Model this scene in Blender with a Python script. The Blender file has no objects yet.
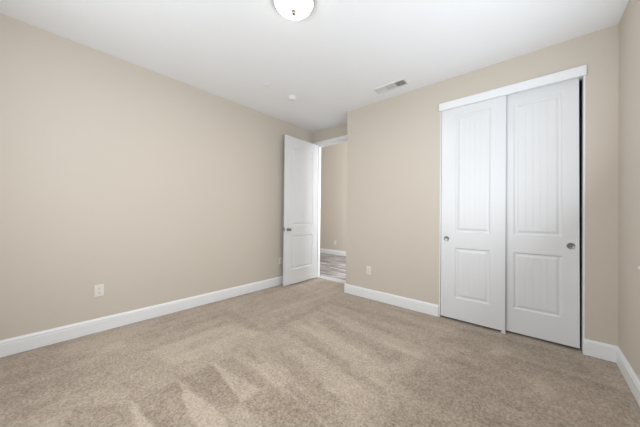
import bpy, bmesh, math
import numpy as np
from mathutils import Vector, Matrix

SC = bpy.context.scene
COL = SC.collection

# ---------------------------------------------------------------- camera
YAW, PITCH, ROLL, FPX = 0.718788, 0.0078527, 0.0107911, 248.916
cam_d = bpy.data.cameras.new('camera')
cam = bpy.data.objects.new('camera', cam_d); COL.objects.link(cam)
fw = Vector((-math.sin(YAW), math.cos(YAW), 0)); rt = Vector((math.cos(YAW), math.sin(YAW), 0)); up = Vector((0, 0, 1))
f2 = fw*math.cos(PITCH) + up*math.sin(PITCH); u2 = up*math.cos(PITCH) - fw*math.sin(PITCH)
rr = rt*math.cos(ROLL) + u2*math.sin(ROLL); uu = u2*math.cos(ROLL) - rt*math.sin(ROLL)
M = Matrix((rr, uu, -f2)).transposed().to_4x4(); M.translation = Vector((3.22969, 0.05172, 1.15915))
cam.matrix_world = M
cam_d.sensor_fit = 'HORIZONTAL'; cam_d.sensor_width = 36.0; cam_d.lens = 36.0*FPX/640.0
cam_d.clip_start = 0.02
SC.camera = cam

# ---------------------------------------------------------------- world, light, exposure
SC.view_settings.view_transform = 'Standard'
SC.view_settings.look = 'None'
SC.view_settings.exposure = 0.0
SC.view_settings.gamma = 1.0
SC.view_settings.use_curve_mapping = False
W = bpy.data.worlds.new('daylight'); SC.world = W; W.use_nodes = True
W.node_tree.nodes['Background'].inputs[0].default_value = (0.80, 0.88, 1.0, 1)
W.node_tree.nodes['Background'].inputs[1].default_value = 1.0

def area(name, loc, direction, sx, sy, power, color=(1, 1, 1), spread=180):
    l = bpy.data.lights.new(name, 'AREA'); l.shape = 'RECTANGLE'; l.size = sx; l.size_y = sy
    l.energy = power; l.color = color; l.spread = math.radians(spread)
    o = bpy.data.objects.new(name, l); COL.objects.link(o); o.location = loc
    o.rotation_euler = Vector(direction).to_track_quat('-Z', 'Y').to_euler()
    return o
# daylight through the window in the right wall, fill through an assumed back window, and unseen daylight from the hallway's right
area('window_daylight', (3.74, 1.52, 1.58), (-1, 0, 0.6), 1.70, 1.38, 44, (0.87, 0.935, 1.0))
area('window_daylight', (1.86, -0.66, 1.58), (0, 1, 0.05), 1.60, 1.38, 38, (0.87, 0.935, 1.0))
area('hallway_daylight', (1.98, 4.75, 1.7), (-1, 0.8, 0), 1.5, 2.4, 185, (0.90, 0.95, 1.0))

# ---------------------------------------------------------------- materials
def mat(name, color, rough=0.6, metal=0.0, spec=0.5, bump=None, var=None, emit=None, estr=0.0, coat=0.0):
    """bump = (scale, distance, detail); var = (scale, amount): slight procedural tone variation"""
    m = bpy.data.materials.new(name); m.use_nodes = True
    nt = m.node_tree; b = nt.nodes['Principled BSDF']
    b.inputs['Base Color'].default_value = (*color, 1); b.inputs['Roughness'].default_value = rough
    b.inputs['Metallic'].default_value = metal; b.inputs['Specular IOR Level'].default_value = spec
    b.inputs['Coat Weight'].default_value = coat
    if emit:
        b.inputs['Emission Color'].default_value = (*emit, 1); b.inputs['Emission Strength'].default_value = estr
    tc = nt.nodes.new('ShaderNodeTexCoord')
    if var:
        n = nt.nodes.new('ShaderNodeTexNoise'); n.inputs['Scale'].default_value = var[0]; n.inputs['Detail'].default_value = 4
        nt.links.new(tc.outputs['Object'], n.inputs['Vector'])
        mx = nt.nodes.new('ShaderNodeMix'); mx.data_type = 'RGBA'
        mx.inputs[6].default_value = (*[c*(1-var[1]) for c in color], 1)
        mx.inputs[7].default_value = (*[min(1, c*(1+var[1])) for c in color], 1)
        nt.links.new(n.outputs['Fac'], mx.inputs[0]); nt.links.new(mx.outputs[2], b.inputs['Base Color'])
    if bump:
        n = nt.nodes.new('ShaderNodeTexNoise'); n.inputs['Scale'].default_value = bump[0]; n.inputs['Detail'].default_value = bump[2]
        nt.links.new(tc.outputs['Object'], n.inputs['Vector'])
        bp = nt.nodes.new('ShaderNodeBump'); bp.inputs['Strength'].default_value = 1.0; bp.inputs['Distance'].default_value = bump[1]
        nt.links.new(n.outputs['Fac'], bp.inputs['Height']); nt.links.new(bp.outputs['Normal'], b.inputs['Normal'])
    return m

M_WALL = mat('wall_paint', (0.630, 0.568, 0.492), 0.75, spec=0.3, bump=(90, 0.0006, 3), var=(0.9, 0.015))
M_CEIL = mat('ceiling_paint', (0.88, 0.89, 0.905), 0.85, spec=0.2, bump=(70, 0.0006, 3))
M_TRIM = mat('trim_paint', (0.85, 0.86, 0.87), 0.35, spec=0.5, var=(5, 0.01))
M_DOOR = mat('door_paint', (0.765, 0.772, 0.785), 0.32, spec=0.5, var=(4, 0.01))
M_NICKEL = mat('brushed_nickel', (0.30, 0.29, 0.28), 0.32, metal=1.0, bump=(400, 0.0001, 2))
M_PLATE = mat('outlet_plastic', (0.80, 0.77, 0.70), 0.35, var=(20, 0.01))
M_SLOT = mat('slot_dark', (0.05, 0.045, 0.04), 0.7, var=(20, 0.05))
M_WPLAST = mat('white_plastic', (0.82, 0.82, 0.82), 0.4, var=(20, 0.01))
M_VENT = mat('vent_enamel', (0.78, 0.78, 0.78), 0.4, var=(20, 0.01))
M_DUCT_SHADE = mat('duct_shade', (0.16, 0.16, 0.16), 0.8, var=(20, 0.05))
M_GLASSL = mat('lit_opal_glass', (0.9, 0.88, 0.82), 0.25, emit=(1.0, 0.96, 0.86), estr=5.0)
M_PANE = mat('window_glass', (0.85, 0.9, 0.95), 0.05, var=(2, 0.01), emit=(0.9, 0.95, 1.0), estr=0.0)

# carpet: tufted beige pile whose tone follows the brushed pile and a light patch painted by the doorway
def carpet_mat():
    m = bpy.data.materials.new('cut_pile_carpet'); m.use_nodes = True
    nt = m.node_tree; b = nt.nodes['Principled BSDF']; L = nt.links.new
    b.inputs['Roughness'].default_value = 0.95; b.inputs['Sheen Weight'].default_value = 0.25; b.inputs['Sheen Roughness'].default_value = 0.5; b.inputs['Specular IOR Level'].default_value = 0.1
    tc = nt.nodes.new('ShaderNodeTexCoord')
    at = nt.nodes.new('ShaderNodeAttribute'); at.attribute_name = 'pile'
    n1 = nt.nodes.new('ShaderNodeTexNoise'); n1.inputs['Scale'].default_value = 75; n1.inputs['Detail'].default_value = 4; n1.inputs['Roughness'].default_value = 0.7
    n2 = nt.nodes.new('ShaderNodeTexNoise'); n2.inputs['Scale'].default_value = 14; n2.inputs['Detail'].default_value = 4; n2.inputs['Roughness'].default_value = 0.65
    for n in (n1, n2): L(tc.outputs['Object'], n.inputs['Vector'])
    def mth(op, a, bb):
        x = nt.nodes.new('ShaderNodeMath'); x.operation = op
        for i, v in enumerate((a, bb)):
            if isinstance(v, (int, float)): x.inputs[i].default_value = v
            else: L(v, x.inputs[i])
        return x.outputs[0]
    t1 = mth('MULTIPLY', mth('SUBTRACT', n1.outputs['Fac'], 0.5), 2.2)
    t2 = mth('MULTIPLY', mth('SUBTRACT', n2.outputs['Fac'], 0.5), 0.35)
    t3 = mth('MULTIPLY', at.outputs['Fac'], 0.29)
    s = mth('ADD', mth('ADD', t1, t2), mth('ADD', t3, 0.5))
    r = nt.nodes.new('ShaderNodeValToRGB')
    r.color_ramp.elements[0].position = 0.0; r.color_ramp.elements[0].color = (0.225, 0.170, 0.124, 1)
    r.color_ramp.elements[1].position = 1.0; r.color_ramp.elements[1].color = (0.590, 0.490, 0.395, 1)
    L(s, r.inputs[0]); L(r.outputs[0], b.inputs['Base Color'])
    bp = nt.nodes.new('ShaderNodeBump'); bp.inputs['Strength'].default_value = 0.8; bp.inputs['Distance'].default_value = 0.004
    L(n1.outputs['Fac'], bp.inputs['Height']); L(bp.outputs['Normal'], b.inputs['Normal'])
    return m
M_CARPET = carpet_mat()

def plank_mat():
    m = bpy.data.materials.new('grey_wood_planks'); m.use_nodes = True
    nt = m.node_tree; b = nt.nodes['Principled BSDF']; L = nt.links.new
    b.inputs['Roughness'].default_value = 0.4
    tc = nt.nodes.new('ShaderNodeTexCoord')
    mp = nt.nodes.new('ShaderNodeMapping'); mp.inputs['Scale'].default_value = (1.3, 8, 1)
    L(tc.outputs['Object'], mp.inputs['Vector'])
    n = nt.nodes.new('ShaderNodeTexNoise'); n.inputs['Scale'].default_value = 1.4; n.inputs['Detail'].default_value = 6; n.inputs['Roughness'].default_value = 0.7
    L(mp.outputs[0], n.inputs['Vector'])
    br = nt.nodes.new('ShaderNodeTexBrick'); br.inputs['Scale'].default_value = 1.0
    br.inputs['Brick Width'].default_value = 1.2; br.inputs['Row Height'].default_value = 0.16; br.inputs['Mortar Size'].default_value = 0.004
    br.inputs['Color1'].default_value = (0.75, 0.75, 0.75, 1); br.inputs['Color2'].default_value = (1.1, 1.1, 1.1, 1); br.inputs['Mortar'].default_value = (0.3, 0.3, 0.3, 1)
    L(tc.outputs['Object'], br.inputs['Vector'])
    r = nt.nodes.new('ShaderNodeValToRGB')
    e = r.color_ramp.elements
    e[0].position = 0.36; e[0].color = (0.13, 0.11, 0.108, 1); e[1].position = 0.62; e[1].color = (0.62, 0.60, 0.60, 1)
    k = e.new(0.48); k.color = (0.29, 0.26, 0.255, 1)
    L(n.outputs['Fac'], r.inputs[0])
    mx = nt.nodes.new('ShaderNodeMix'); mx.data_type = 'RGBA'; mx.blend_type = 'MULTIPLY'; mx.inputs[0].default_value = 1
    L(r.outputs[0], mx.inputs[6]); L(br.outputs['Color'], mx.inputs[7]); L(mx.outputs[2], b.inputs['Base Color'])
    return m
M_PLANK = plank_mat()

# ---------------------------------------------------------------- helpers
class MB:
    def __init__(s): s.bm = bmesh.new()
    def box(s, x0, y0, z0, x1, y1, z1, bevel=0.0):
        bm = s.bm
        vs = [bm.verts.new((x, y, z)) for x in (x0, x1) for y in (y0, y1) for z in (z0, z1)]
        F = [(0, 1, 3, 2), (4, 6, 7, 5), (0, 4, 5, 1), (2, 3, 7, 6), (0, 2, 6, 4), (1, 5, 7, 3)]
        fs = [bm.faces.new([vs[i] for i in f]) for f in F]
        if bevel > 0:
            es = list({e for f in fs for e in f.edges})
            bmesh.ops.bevel(bm, geom=es, offset=bevel, segments=2, affect='EDGES', profile=0.7)
        return s
    def quad(s, a, b, c, d):
        s.bm.faces.new([s.bm.verts.new(p) for p in (a, b, c, d)]); return s
    def sweep(s, profile, p0, p1, out, capped=True):
        """extrude a (distance, height) profile from p0 to p1; out = unit vector pointing into the room"""
        bm = s.bm; o = Vector(out)
        rings = []
        for p in (Vector(p0), Vector(p1)):
            rings.append([bm.verts.new(p + o*d + Vector((0, 0, h))) for d, h in profile])
        n = len(profile)
        for i in range(n):
            j = (i+1) % n
            bm.faces.new([rings[0][i], rings[0][j], rings[1][j], rings[1][i]])
        if capped:
            bm.faces.new(rings[0]); bm.faces.new(list(reversed(rings[1])))
        return s
    def lathe(s, prof, seg=48, mtx=None, sx=1.0, sy=1.0):
        """prof = [(radius, z)]"""
        bm = s.bm; rings = []
        T = mtx or Matrix()
        for r, z in prof:
            if r < 1e-6: rings.append([bm.verts.new(T @ Vector((0, 0, z)))])
            else: rings.append([bm.verts.new(T @ Vector((r*sx*math.cos(2*math.pi*i/seg), r*sy*math.sin(2*math.pi*i/seg), z))) for i in range(seg)])
        for a, b in zip(rings, rings[1:]):
            for i in range(seg):
                j = (i+1) % seg
                if len(a) == 1 and len(b) == 1: continue
                if len(a) == 1: bm.faces.new([a[0], b[i], b[j]])
                elif len(b) == 1: bm.faces.new([a[i], a[j], b[0]])
                else: bm.faces.new([a[i], a[j], b[j], b[i]])
        return s
    def build(s, name, m, parent=None, smooth=False, loc=None):
        bmesh.ops.recalc_face_normals(s.bm, faces=s.bm.faces[:])
        me = bpy.data.meshes.new(name); s.bm.to_mesh(me); s.bm.free()
        me.materials.append(m)
        if smooth:
            me.polygons.foreach_set('use_smooth', [True]*len(me.polygons))
            me.set_sharp_from_angle(angle=math.radians(40))
        o = bpy.data.objects.new(name, me); COL.objects.link(o)
        if parent: o.parent = parent
        if loc: o.location = loc
        return o

def thing(name, label, cat, loc=(0, 0, 0), rz=0.0, group=None, kind=None):
    o = bpy.data.objects.new(name, None); COL.objects.link(o); o.empty_display_size = 0.1
    o.location = loc; o.rotation_euler = (0, 0, rz)
    tag(o, label, cat, group, kind); return o
def tag(o, label=None, cat=None, group=None, kind=None):
    if label: o['label'] = label
    if cat: o['category'] = cat
    if group: o['group'] = group
    if kind: o['kind'] = kind
    return o
def struct(o, label, cat): return tag(o, label, cat, kind='structure')

# ---------------------------------------------------------------- dimensions
H = 2.743; WX = 3.7207; YC = 3.1522; YD = 3.5342; XC = 1.0485; YB = -0.64; YH = 5.92
OX0, OX1 = 2.3720, 3.5245          # closet opening
OZ = 2.410
DX0, DX1, DZ = 0.072, 0.930, 2.487; HH = 3.45  # entry doorway
T = 0.115

# floor: carpet with a gently uneven pile
def in_poly(px, py, poly):
    ins = np.zeros(px.shape, bool); n = len(poly)
    for i in range(n):
        x0, y0 = poly[i]; x1, y1 = poly[(i+1) % n]
        if y0 == y1: continue
        c = ((y0 > py) != (y1 > py)) & (px < (x1-x0)*(py-y0)/(y1-y0)+x0)
        ins ^= c
    return ins
def sdist(px, py, poly):
    d = np.full(px.shape, 1e9); n = len(poly)
    for i in range(n):
        a = np.array(poly[i]); b = np.array(poly[(i+1) % n]); ab = b-a
        t = np.clip(((px-a[0])*ab[0]+(py-a[1])*ab[1])/(ab@ab+1e-12), 0, 1)
        d = np.minimum(d, np.hypot(px-a[0]-t*ab[0], py-a[1]-t*ab[1]))
    return np.where(in_poly(px, py, poly), d, -d)
# vacuum strokes, broad darker areas, painted hall light last, in metres: (tone, edge softness, outline)
STROKES_AND_LIGHT = [
    (0.9, 0.015, [(1.34, 0.72), (1.85, 0.63), (2.01, 0.66), (2.05, 0.73), (1.85, 0.78)]),
    (1.0, 0.015, [(1.31, 0.98), (1.84, 0.91), (1.86, 1.06)]),
    (0.9, 0.012, [(1.34, 0.46), (1.63, 0.43), (1.74, 0.45), (1.72, 0.5)]),
    (-0.6, 0.015, [(1.34, 0.75), (1.34, 0.97), (1.84, 0.9), (1.86, 0.8)]),
    (-0.6, 0.015, [(1.36, 0.47), (1.34, 0.7), (1.82, 0.64), (1.89, 0.59), (1.73, 0.51)]),
    (-0.6, 0.03, [(1.16, 0.22), (1.34, 0.44), (1.59, 0.43), (1.7, 0.38), (1.32, 0.15)]),
    (-0.5, 0.02, [(1.33, 1.02), (1.36, 1.12), (2.0, 1.13), (2.39, 1.12), (2.4, 1.01), (2.15, 0.9), (1.85, 0.91)]),
    (0.6, 0.02, [(1.55, 1.16), (1.63, 1.27), (1.92, 1.25), (1.94, 1.17), (1.84, 1.14)]),
    (-0.35, 0.02, [(1.43, 1.36), (1.49, 1.49), (2.35, 1.32), (2.3, 1.22)]),
    (0.3, 0.02, [(1.63, 1.51), (1.7, 1.68), (2.48, 1.5), (2.5, 1.24), (2.35, 1.32)]),
    (-0.5, 0.03, [(1.43, 2.09), (1.46, 2.26), (2.4, 2.09), (2.38, 1.95)]),
    (0.5, 0.04, [(1.34, 1.91), (1.42, 2.08), (2.43, 1.83), (2.42, 1.62)]),
    (-0.5, 0.03, [(1.11, 1.51), (1.07, 1.72), (1.13, 2.19), (1.09, 2.48), (1.2, 2.43), (1.24, 1.62)]),
    (-0.4, 0.03, [(0.23, 1.53), (0.62, 1.64), (1.11, 1.6), (1.06, 1.49)]),
    (0.5, 0.06, [(0.75, 0.71), (0.8, 1.41), (1.18, 1.54), (1.22, 1.18), (1.14, 0.77)]),
    (0.4, 0.06, [(-0.04, 0.21), (-0.17, 0.76), (0.13, 0.96), (0.5, 0.48), (0.36, 0.25)]),
    (-0.45, 0.06, [(2.53, 2.64), (2.53, 2.28), (2.55, 1.65), (2.6, 1.33), (2.7, 1.31), (3.64, 2.15), (3.7, 2.48), (3.51, 3.02), (2.99, 3.09), (2.62, 2.98)]),  # broad darker area on the right of the carpet
    (0.7, 0.04, [(2.9, 2.62), (2.98, 2.82), (3.07, 2.77), (3.0, 2.59)]),
    (0.5, 0.04, [(3.16, 2.42), (3.22, 2.54), (3.34, 2.33), (3.27, 2.2)]),
    (0.4, 0.03, [(2.51, 2.26), (2.54, 2.57), (2.79, 2.56), (2.64, 2.22)]),
    (0.3, 0.05, [(1.93, 2.93), (2.44, 2.92), (2.73, 2.88), (2.52, 2.66)]),
    (-0.3, 0.05, [(0.17, -0.11), (0.24, 0.2), (0.74, 0.33), (1.01, 0.17), (0.98, -0.06)]),  # darker area at the near left of the carpet
    (0.5, 0.04, [(0.37, 0.47), (0.37, 0.59), (0.52, 0.59), (0.53, 0.47)]),
    (-0.3, 0.04, [(1.09, 2.73), (2.05, 2.8), (2.4, 2.72), (1.8, 2.57)]),
    (-0.4, 0.015, [(1.36, 1.22), (1.38, 1.27), (2.5, 1.19), (2.5, 1.14)]),
    (-0.35, 0.015, [(1.42, 1.70), (1.44, 1.76), (2.5, 1.62), (2.5, 1.55)]),
    (0.35, 0.02, [(1.40, 2.28), (1.42, 2.42), (2.5, 2.30), (2.5, 2.12)]),
    (-0.35, 0.015, [(1.40, 2.44), (1.42, 2.50), (2.5, 2.40), (2.5, 2.34)]),
    (0.4, 0.08, [(0.25, 2.9), (1.0, 2.75), (1.1, 3.1), (0.95, 3.6), (0.2, 3.6)]),  # hall light falling on the carpet, painted into the pile tone
]
def carpet():
    x0, x1, y0, y1, st = 0.0, WX, YB, 3.60, 0.0125
    xs = np.linspace(x0, x1, int((x1-x0)/st)+1); ys = np.linspace(y0, y1, int((y1-y0)/st)+1)
    X, Y = np.meshgrid(xs, ys); nx, ny = len(xs), len(ys)
    rng = np.random.default_rng(7)
    def smooth_noise(cx, cy):
        g = rng.normal(size=(int((y1-y0)/cy)+4, int((x1-x0)/cx)+4))
        fx = (X-x0)/cx; fy = (Y-y0)/cy
        ix = fx.astype(int); iy = fy.astype(int); tx = fx-ix; ty = fy-iy
        tx = tx*tx*(3-2*tx); ty = ty*ty*(3-2*ty)
        return (g[iy, ix]*(1-tx)*(1-ty)+g[iy, ix+1]*tx*(1-ty)+g[iy+1, ix]*(1-tx)*ty+g[iy+1, ix+1]*tx*ty)
    wx = X + 0.005*smooth_noise(.05, .05); wy = Y + 0.005*smooth_noise(.12, .12)
    P = np.zeros(X.shape)
    for v, s, poly in STROKES_AND_LIGHT:
        d = sdist(wx, wy, poly); P += v*np.clip(d/s+0.5, 0, 1)
    left = np.clip((1.25-X)/0.3, 0, 1); mid = 1-left
    P += 0.20*smooth_noise(.07, .6)*left + 0.16*smooth_noise(.7, .06)*mid
    P += 0.10*smooth_noise(.16, .16) + 0.12*smooth_noise(.05, .05)
    P = np.clip(P, -1.3, 1.3)
    Z = 0.0015*smooth_noise(.05, .05) + 0.0015*P - 0.004
    edge = np.minimum(np.minimum(X-x0, x1-X), 1)
    me = bpy.data.meshes.new('floor')
    co = np.stack([X, Y, Z], -1).reshape(-1, 3)
    idx = np.arange(nx*ny).reshape(ny, nx)
    f = np.stack([idx[:-1, :-1], idx[:-1, 1:], idx[1:, 1:], idx[1:, :-1]], -1).reshape(-1, 4)
    me.from_pydata(co.tolist(), [], f.tolist())
    a = me.attributes.new('pile', 'FLOAT', 'POINT'); a.data.foreach_set('value', P.reshape(-1).astype(np.float32))
    me.polygons.foreach_set('use_smooth', [True]*len(me.polygons))
    me.materials.append(M_CARPET)
    o = bpy.data.objects.new('floor', me); COL.objects.link(o)
    struct(o, 'beige cut pile carpet with vacuum strokes and painted hall light by the doorway covering the bedroom floor', 'floor')
carpet()
struct(MB().box(-3.2, 3.68, -0.06, 2.2, YH+0.1, -0.004).build('floor', M_PLANK), 'grey streaked wood plank floor of the hallway beyond the doorway', 'floor')
struct(MB().box(1.2, 3.5, -0.06, WX+.1, 4.0, -0.012).build('floor', M_CARPET), 'carpet inside the closet behind the sliding doors', 'floor')

struct(MB().box(-T, YB-0.1, H, WX+0.15, YD+0.001, H+0.1).box(1.17, YD, H, WX+.15, 4.05, H+.1).build('ceiling', M_CEIL), 'smooth white ceiling over the bedroom', 'ceiling')
struct(MB().box(-3.3, YD, HH, 2.2, YH+0.15, HH+0.1).build('ceiling', M_CEIL), 'higher white ceiling over the hallway', 'ceiling')

# walls
struct(MB().box(-T, YB-0.1, -0.05, 0, YD+T, H-.0005).build('wall_left', M_WALL), 'long bare beige wall on the left behind the open door', 'wall')
w = MB()
w.box(XC, YC, -0.05, OX0, YC+T, H); w.box(OX0, YC, OZ, OX1, YC+T, H); w.box(OX1, YC, -0.05, WX, YC+T, H)
w.box(XC, YC+T, -0.05, XC+T, YD, H)
struct(w.build('wall_closet', M_WALL), 'beige wall holding the white sliding closet doors', 'wall')
w = MB()
w.box(-3.2, YD, -0.05, -T, YD+T, HH); w.box(-T, YD+0.0005, H, 0, YD+T, HH); w.box(0, YD, -0.05, DX0, YD+T, HH)
w.box(DX0, YD, DZ, DX1, YD+T, HH); w.box(DX1, YD, -0.05, 2.1, YD+T, HH)
struct(w.build('wall_entry', M_WALL), 'short beige wall above and around the open doorway', 'wall')
w = MB()
wy0, wy1, wz0, wz1 = 0.62, 2.40, 0.865, 2.30
w.box(WX, YB-0.1, -0.05, WX+T, wy0, H); w.box(WX, wy1, -0.05, WX+T, 4.0, H)
w.box(WX, wy0, -0.05, WX+T, wy1, wz0); w.box(WX, wy0, wz1, WX+T, wy1, H)
struct(w.build('wall_right', M_WALL), 'beige wall at the right edge of the photo', 'wall')
w = MB()
w.box(-T, YB-T, -0.05, 1.0, YB, H); w.box(2.72, YB-T, -0.05, WX+T, YB, H); w.box(1.0, YB-T, -0.05, 2.72, YB, wz0); w.box(1.0, YB-T, wz1, 2.72, YB, H)
struct(w.build('wall_front', M_WALL), 'beige wall with an assumed window behind the camera', 'wall')
struct(MB().box(-3.3, YH, -0.05, 2.2, YH+T, HH).build('wall_hallway', M_WALL), 'beige hallway wall seen through the open doorway', 'wall')
struct(MB().box(-3.3, YD, -0.05, -3.2, YH, HH).box(2.1, YD, -0.05, 2.2, YH, HH).build('wall_hallway', M_WALL), 'end walls closing the hallway', 'wall')
struct(MB().box(XC+T, 3.95, -0.05, WX+T, 4.05, H).box(2.2, YC+T, -0.05, 2.25, 3.95, H).build('wall_closet', M_WALL), 'inner walls of the closet', 'wall')

# windows outside the frame that let the daylight in; the back one assumed for fill
def window(name, axis, label):
    r = thing(name, label, 'window', kind='structure')
    f = MB(); g = MB()
    a0, a1 = (wy0, wy1) if axis == 'x' else (1.0, 2.72)
    def bb(mb, u0, u1, z0, z1, d0, d1):
        if axis == 'x': mb.box(WX+d0, u0, z0, WX+d1, u1, z1)
        else: mb.box(u0, YB-d1, z0, u1, YB-d0, z1)
    mid = (a0+a1)/2; k = 0.05
    for u0, u1 in ((a0, a0+k), (mid-k/2, mid+k/2), (a1-k, a1)): bb(f, u0, u1, wz0, wz1, 0.06, 0.10)
    bb(f, a0+k, mid-k/2, wz0, wz0+k, .06, .10); bb(f, mid+k/2, a1-k, wz0, wz0+k, .06, .10)
    bb(f, a0+k, mid-k/2, wz1-k, wz1, .06, .10); bb(f, mid+k/2, a1-k, wz1-k, wz1, .06, .10)
    f.build('window_frame', M_TRIM, r)
    bb(g, a0+k, mid-k/2, wz0+k, wz1-k, .076, .082); bb(g, mid+k/2, a1-k, wz0+k, wz1-k, .076, .082)
    g.build('pane', M_PANE, r)
    return r
w1 = window('window_1', 'x', 'white framed window in the right wall')
window('window_2', 'y', 'assumed unseen white framed window behind the camera for fill daylight')
# sill board whose end just enters the frame at the right edge
MB().box(WX-0.032, wy0-0.06, 0.856, WX+0.06, wy1+0.062, 0.874, 0.002).build('window_sill', M_TRIM, w1)

# baseboards with a moulded top
BB = [(0, 0), (0.015, 0), (0.015, 0.096), (0.0135, 0.099), (0.0095, 0.1005), (0.0095, 0.1045), (0.0135, 0.107), (0.0135, 0.112), (0.0105, 0.121), (0.0060, 0.127), (0.0045, 0.133), (0, 0.133)]
def baseboard(name, p0, p1, out, label):
    struct(MB().sweep(BB, p0, p1, out).build(name, M_TRIM), label, 'baseboard')
g = 0.0
baseboard('baseboard_left', (0, YB, g), (0, YD, g), (1, 0, 0), 'white baseboard along the long left wall')
baseboard('baseboard_closet', (XC-0.015, YC, g), (OX0-0.004, YC, g), (0, -1, 0), 'white baseboard between the wall corner and the closet')
baseboard('baseboard_closet', (OX1+0.002, YC, g), (WX, YC, g), (0, -1, 0), 'short white baseboard right of the closet')
baseboard('baseboard_alcove', (XC, YC, g), (XC, YD-0.02, g), (-1, 0, 0), 'white baseboard on the side of the wall corner by the doorway')
baseboard('baseboard_right', (WX, YB, g), (WX, YC, g), (-1, 0, 0), 'white baseboard along the right wall')
baseboard('baseboard_front', (0.015, YB, g), (WX-0.015, YB, g), (0, 1, 0), 'white baseboard behind the camera')
baseboard('baseboard_hallway', (-3.2, YH, g), (2.1, YH, g), (0, -1, 0), 'white baseboard of the hallway seen through the doorway')

# doorway jambs, stops and casing
j = MB()
j.box(DX0, YD-0.004, 0, DX0+0.018, YD+T+0.004, DZ-0.018); j.box(DX1-0.018, YD-0.004, 0, DX1, YD+T+0.004, DZ-0.018)
j.box(DX0, YD-0.004, DZ-0.018, DX1, YD+T+0.004, DZ)
j.box(DX0+0.018, YD+0.040, 0, DX0+0.030, YD+0.075, DZ-0.018); j.box(DX1-0.030, YD+0.040, 0, DX1-0.018, YD+0.075, DZ-0.018)
j.box(DX0+0.030, YD+0.040, DZ-0.030, DX1-0.030, YD+0.075, DZ-0.018)
struct(j.build('trim_1', M_TRIM), 'white jamb lining the entry doorway', 'door frame')
c = MB()
c.box(0.001, YD-0.018, 0.0, DX0+0.005, YD, DZ-0.012, 0.002)
c.box(DX1-0.005, YD-0.018, 0.0, DX1+0.078, YD, DZ-0.012, 0.002)
c.box(0.001, YD-0.022, DZ-0.012, XC, YD, DZ+0.045, 0.002)
c.box(DX0-0.083, YD+T, 0.0, DX0+0.005, YD+T+0.018, DZ-0.012, 0.002); c.box(DX1-0.005, YD+T, 0.0, DX1+0.083, YD+T+0.018, DZ-0.012, 0.002)
c.box(DX0-0.095, YD+T, DZ-0.012, DX1+0.095, YD+T+0.022, DZ+0.078, 0.002)
struct(c.build('trim_2', M_TRIM), 'flat white casing and head board around the entry doorway', 'door casing')
M_THR = mat('threshold_and_hall_light', (0.66, 0.66, 0.67), 0.4, var=(8, 0.04))
struct(MB().box(DX0+.018, YD-0.012, -0.01, DX1-.018, 3.70, 0.007, 0.003).build('trim_3', M_THR), 'pale grey threshold strip widened to show the hall light where carpet meets plank floor', 'threshold')  # front edge brought forward so the pale strip also stands for hall light

# closet jambs, head fascia
j = MB()
j.box(OX0, YC-0.002, 0, OX0+0.010, YC+T, OZ-0.012); j.box(OX1-0.001, YC-0.003, 0.0, OX1+0.010, YC+T, OZ-0.01)
j.box(OX0+0.010, YC+0.002, OZ-0.012, OX1-0.001, YC+T, OZ)
struct(j.build('trim_4', M_TRIM), 'thin white jamb lining the closet opening', 'closet frame')
struct(MB().box(2.361, YC-0.022, 2.388, 3.540, YC, 2.472, 0.002).build('trim_5', M_TRIM), 'white head board across the top of the closet doors', 'closet head board')

# ---------------------------------------------------------------- doors
def panel_mesh(x0, x1, z0, z1, yf, sgn, grooves=5):
    """moulded plank panel set in the door face at y=yf; sgn = +1 when depth goes toward +y"""
    mb = MB(); bm = mb.bm
    prof = [(0.0, 0.0), (0.004, 0.0035), (0.010, 0.0095), (0.020, 0.0105), (0.024, 0.0100), (0.040, 0.0040), (0.044, 0.0035)]
    rings = []
    for ins, dep in prof:
        y = yf + sgn*dep
        rings.append([bm.verts.new(p) for p in ((x0+ins, y, z0+ins), (x1-ins, y, z0+ins), (x1-ins, y, z1-ins), (x0+ins, y, z1-ins))])
    for a, b in zip(rings, rings[1:]):
        for i in range(4):
            k = (i+1) % 4; bm.faces.new([a[i], a[k], b[k], b[i]])
    ins = prof[-1][0]; X0, X1 = x0+ins, x1-ins; d0 = prof[-1][1]
    cols = [(X0, d0)]
    for i in range(1, grooves):
        cx = X0 + (X1-X0)*i/grooves
        cols += [(cx-0.0035, d0), (cx, d0+0.0015), (cx+0.0035, d0)]
    cols.append((X1, d0))
    for (xa, da), (xb, db) in zip(cols, cols[1:]):
        mb.quad((xa, yf+sgn*da, z0+ins), (xb, yf+sgn*db, z0+ins), (xb, yf+sgn*db, z1-ins), (xa, yf+sgn*da, z1-ins))
    return mb
def door_slab(x0, x1, z0, z1, y0, y1, wins, both):
    """stiles and rails around window cut-outs for the panels; solid core between"""
    mb = MB()
    px0, px1 = wins[0][0], wins[0][1]
    mb.box(x0, y0, z0, px0, y1, z1); mb.box(px1, y0, z0, x1, y1, z1)
    zs = [z0] + [v for wz in sorted(wins, key=lambda q: q[2]) for v in (wz[2], wz[3])] + [z1]
    for a, b in zip(zs[0::2], zs[1::2]): mb.box(px0, y0, a, px1, y1, b)
    for wz in wins: mb.box(px0, y0+0.0145, wz[2], px1, y1-(0.0145 if both else 0.001), wz[3])
    bmesh.ops.remove_doubles(mb.bm, verts=mb.bm.verts[:], dist=1e-5)
    return mb

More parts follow.
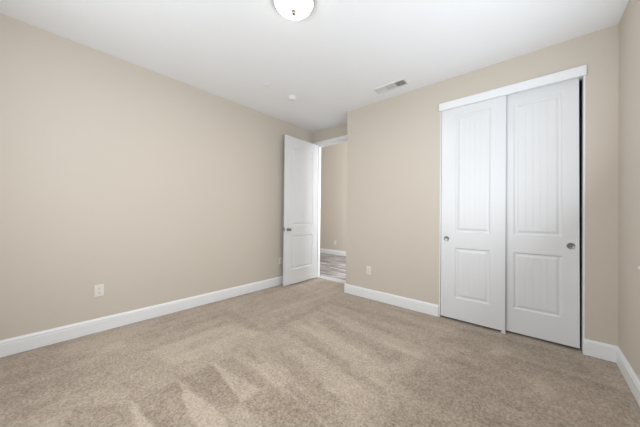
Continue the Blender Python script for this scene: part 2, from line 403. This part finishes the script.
def closet_door(name, x0, x1, px0, px1, y0, pull_x, label):
    r = thing(name, label, 'closet door', ((x0+x1)/2, y0, 0), kind='structure')
    ox, oy = (x0+x1)/2, y0
    wins = [(px0-ox, px1-ox, 0.255, 0.815), (px0-ox, px1-ox, 0.990, 2.300)]
    z0 = 0.020
    door_slab(x0-ox, x1-ox, z0, 2.400, 0, 0.034, wins, False).build('door_slab', M_DOOR, r)
    for wn in wins:
        panel_mesh(wn[0], wn[1], wn[2], wn[3], 0, 1, 5).build('panel', M_DOOR, r)
    # recessed round finger pull
    R = Matrix.Translation((pull_x-ox, -0.0005, 0.910)) @ Matrix.Rotation(math.radians(90), 4, 'X')
    p = MB().lathe([(0.0, 0.0008), (0.017, 0.0008), (0.0195, 0.0012), (0.0215, 0.0025), (0.0245, 0.0035), (0.0275, 0.0028), (0.0285, 0.0)], 40, R)
    p.build('finger_pull', M_NICKEL, r, smooth=True)
    # roller guide at the foot
    return r
dl = closet_door('door_2', 2.3865, 2.986, 2.531, 2.858, YC+0.004, 2.4435, 'left white sliding closet door with plank panels and round pull by the wall')
dr = closet_door('door_3', 2.912, 3.5095, 3.052, 3.402, YC+0.046, 3.4565, 'right white sliding closet door with round pull near the dark gap')
dr.rotation_euler.y = -0.004
gd = MB().box(2.955, YC-0.008, 0.0, 2.990, YC+0.086, 0.016, 0.002)
tag(gd.build('door_guide', M_WPLAST), 'small white floor guide where the two closet doors meet', 'door guide')

# entry door, swung open against the left wall
TH = 0.035; DW = 0.815
hx, hy = 0.146, YD-0.026; fx, fy = 0.160, 2.707
ang = math.atan2(fy-hy, fx-hx)
ed = thing('door_1', 'tall white plank panel door standing open against the left wall', 'door', (hx, hy, 0), ang, kind='structure')
DW = math.hypot(fx-hx, fy-hy)
# local: x runs from hinge to free edge, visible face is at y=0 (toward +x world), body toward local -y
wins = [(0.135, DW-0.135, 0.255, 0.815), (0.135, DW-0.135, 0.990, 2.300)]
door_slab(0, DW, 0.014, 2.462, -TH, 0, wins, True).build('door_slab', M_DOOR, ed)
for wn in wins:
    panel_mesh(wn[0], wn[1], wn[2], wn[3], 0, -1, 6).build('panel', M_DOOR, ed)
    panel_mesh(wn[0], wn[1], wn[2], wn[3], -TH, 1, 6).build('panel', M_DOOR, ed)
kp = [(0.0, 0.0), (0.032, 0.0), (0.032, 0.004), (0.027, 0.009), (0.0125, 0.012), (0.0105, 0.026), (0.014, 0.032), (0.024, 0.038), (0.0275, 0.048), (0.0255, 0.057), (0.017, 0.063), (0.0, 0.065)]
kp = [(a*0.88, b_*1.2) for a, b_ in kp]
for s in (1, -1):
    R = Matrix.Translation((DW-0.060, 0.0 if s > 0 else -TH, 0.925)) @ Matrix.Rotation(math.radians(-90*s), 4, 'X')
    kk = MB().lathe(kp[4:], 36, R).build('knob', M_NICKEL, ed, smooth=True)
    MB().lathe(kp[:5], 36, R).build('rose', M_NICKEL, kk, smooth=True)
MB().box(DW-0.0005, -TH*0.5-0.0125, 0.895, DW+0.0015, -TH*0.5+0.0125, 0.955).build('latch_plate', M_NICKEL, ed)
for z in (0.25, 1.22, 2.2):
    R = Matrix.Translation((-0.004, -TH-0.003, z))
    MB().lathe([(0, -0.045), (0.006, -0.045), (0.006, 0.045), (0, 0.045)], 16, R).build('hinge', M_NICKEL, ed, smooth=True)

# ---------------------------------------------------------------- wall outlets
def outlet(loc, rz, label):
    """plate faces local -y"""
    r = thing('wall_outlet', label, 'outlet', loc, rz, group='white duplex outlets low on the walls')
    MB().box(-0.035, -0.0055, -0.0575, 0.035, 0, 0.0575, 0.002).build('cover_plate', M_PLATE, r, smooth=True)
    for z in (0.0195, -0.0195):
        b = MB()
        R = Matrix.Translation((0, -0.005, z)) @ Matrix.Rotation(math.radians(90), 4, 'X')
        b.lathe([(0.0, 0.0028), (0.0160, 0.0028), (0.0170, 0.002), (0.0170, 0.0)], 28, R, 1.0, 0.84)
        rec = b.build('receptacle', M_PLATE, r, smooth=True)
        s = MB()
        s.box(-0.0075, -0.0082, z-0.001, -0.0050, -0.0078, z+0.008); s.box(0.0050, -0.0082, z-0.001, 0.0075, -0.0078, z+0.008)
        s.lathe([(0.0, 0.0032), (0.0026, 0.0032), (0.0026, 0.0028)], 14, Matrix.Translation((0, -0.005, z-0.008)) @ Matrix.Rotation(math.radians(90), 4, 'X'))
        s.build('slots', M_SLOT, rec)
    MB().lathe([(0.0, 0.0012), (0.0030, 0.0008), (0.0034, 0.0)], 14, Matrix.Translation((0, -0.0055, 0)) @ Matrix.Rotation(math.radians(90), 4, 'X')).build('screw', M_PLATE, r)
    return r
# local -y must point into the room
outlet((0, 0.4725, 0.402), math.radians(90), 'white duplex outlet alone on the long left wall')
outlet((0, 2.757, 0.398), math.radians(90), 'white outlet on the left wall half hidden behind the open door')
outlet((1.442, YC, 0.395), 0, 'white outlet on the wall between the doorway and the closet')
outlet((-1.29, YH, 0.36), 0, 'small white outlet on the hallway wall beyond the doorway')

# ---------------------------------------------------------------- ceiling fittings
LX, LY = 1.872, 1.285
cl = thing('ceiling_light', 'round lit frosted glass flush ceiling light with nickel finial', 'ceiling light', (LX, LY, H))
MB().lathe([(0.0, 0.0), (0.146, 0.0), (0.151, -0.005), (0.151, -0.020), (0.146, -0.026), (0.140, -0.022), (0.0, -0.018)], 64).build('pan', M_NICKEL, cl, smooth=True)
R0, D0 = 0.141, 0.062
prof = [(R0*math.cos(t), -0.020 - D0*math.sin(t)) for t in np.linspace(0, math.pi/2, 18)]
prof[-1] = (0.0, -0.020-D0)
MB().lathe(prof, 64).build('glass_shade', M_GLASSL, cl, smooth=True)
zb = -0.020-D0
MB().lathe([(0.0, zb+0.002), (0.017, zb+0.001), (0.018, zb-0.003), (0.010, zb-0.006), (0.009, zb-0.010), (0.0145, zb-0.015), (0.0135, zb-0.022), (0.007, zb-0.027), (0.0, zb-0.028)], 24).build('finial', M_NICKEL, cl, smooth=True)
pl = bpy.data.lights.new('bulb_light', 'AREA'); pl.shape = 'DISK'; pl.size = 0.26; pl.energy = 11; pl.color = (1.0, 0.97, 0.92)
po = bpy.data.objects.new('bulb_light', pl); COL.objects.link(po); po.location = (LX, LY, H-0.125)

sd = thing('smoke_detector', 'small round white smoke detector on the ceiling near the doorway', 'smoke detector', (0.744, 2.298, H))
MB().lathe([(0.0, 0.0), (0.060, 0.0), (0.060, -0.010), (0.056, -0.013), (0.0, -0.013)], 40).build('mounting_base', M_WPLAST, sd, smooth=True)
MB().lathe([(0.0, -0.012), (0.050, -0.012), (0.052, -0.020), (0.046, -0.034), (0.036, -0.040), (0.020, -0.041), (0.018, -0.038), (0.0, -0.038)], 40).build('cover', M_WPLAST, sd, smooth=True)
MB().lathe([(0.0, -0.038), (0.006, -0.038), (0.006, -0.0415), (0.0, -0.042)], 16, Matrix.Translation((0.0, 0.0, 0))).build('test_button', M_VENT, sd)
sp = thing('sprinkler_cover', 'thin flat white sprinkler cover disc on the ceiling left of the smoke detector', 'sprinkler cover', (0.740, 1.876, H))
MB().lathe([(0.0, -0.010), (0.040, -0.010), (0.042, -0.0085), (0.042, -0.0065), (0.034, -0.006), (0.034, 0.0)], 40).build('cover_disc', M_CEIL, sp, smooth=True)

vt = thing('air_vent', 'white rectangular three section air vent in the ceiling near the closet wall', 'air vent', (1.872, 2.884, H))
VX, VY = 0.200, 0.075
MB().box(-VX+.006, -VY+.006, -0.0012, VX-.006, VY-.006, 0).build('shade_backing', M_DUCT_SHADE, vt)  # dark plate standing in for the shade inside the duct
f = MB()
b = 0.017
f.box(-VX, -VY, -0.009, VX, -VY+b, 0); f.box(-VX, VY-b, -0.009, VX, VY, 0); f.box(-VX, -VY+b, -0.009, -VX+b, VY-b, 0); f.box(VX-b, -VY+b, -0.009, VX, VY-b, 0)
cw = (2*VX-2*b)/3
for k in (1, 2): f.box(-VX+b+cw*k-0.005, -VY+b, -0.009, -VX+b+cw*k+0.005, VY-b, 0)
f.build('frame', M_VENT, vt)
def slat_x(cx, tilt):   # slat running along y
    mb = MB(); w_, t_ = 0.0105, 0.0008
    R = Matrix.Translation((cx, 0, -0.0058)) @ Matrix.Rotation(tilt, 4, 'Y')
    pts = [R @ Vector(p) for p in ((-w_/2, -VY+b, -t_/2), (w_/2, -VY+b, -t_/2), (w_/2, -VY+b, t_/2), (-w_/2, -VY+b, t_/2))]
    q = [p + Vector((0, 2*(VY-b), 0)) for p in pts]
    for i in range(4):
        k = (i+1) % 4; mb.quad(pts[i], pts[k], q[k], q[i])
    return mb
def slat_y(cy, xa, xb, tilt):
    mb = MB(); w_, t_ = 0.0105, 0.0008
    R = Matrix.Translation((0, cy, -0.0058)) @ Matrix.Rotation(tilt, 4, 'X')
    pts = [R @ Vector(p) for p in ((xa, -w_/2, -t_/2), (xa, w_/2, -t_/2), (xa, w_/2, t_/2), (xa, -w_/2, t_/2))]
    q = [p + Vector((xb-xa, 0, 0)) for p in pts]
    for i in range(4):
        k = (i+1) % 4; mb.quad(pts[i], pts[k], q[k], q[i])
    return mb
for k in range(3):
    xa = -VX+b+cw*k+0.006; xb = -VX+b+cw*(k+1)-0.006
    if k == 1:
        for i in range(8): slat_y(-VY+b+0.007+i*(2*(VY-b)-0.014)/7, xa, xb, math.radians(2)).build('slat', M_VENT, vt)
    else:
        ns = 5 if k == 2 else 7
        for i in range(ns): slat_x(xa+0.008+i*(xb-xa-0.016)/(ns-1), math.radians(24 if k == 2 else -34)).build('slat', M_VENT, vt)
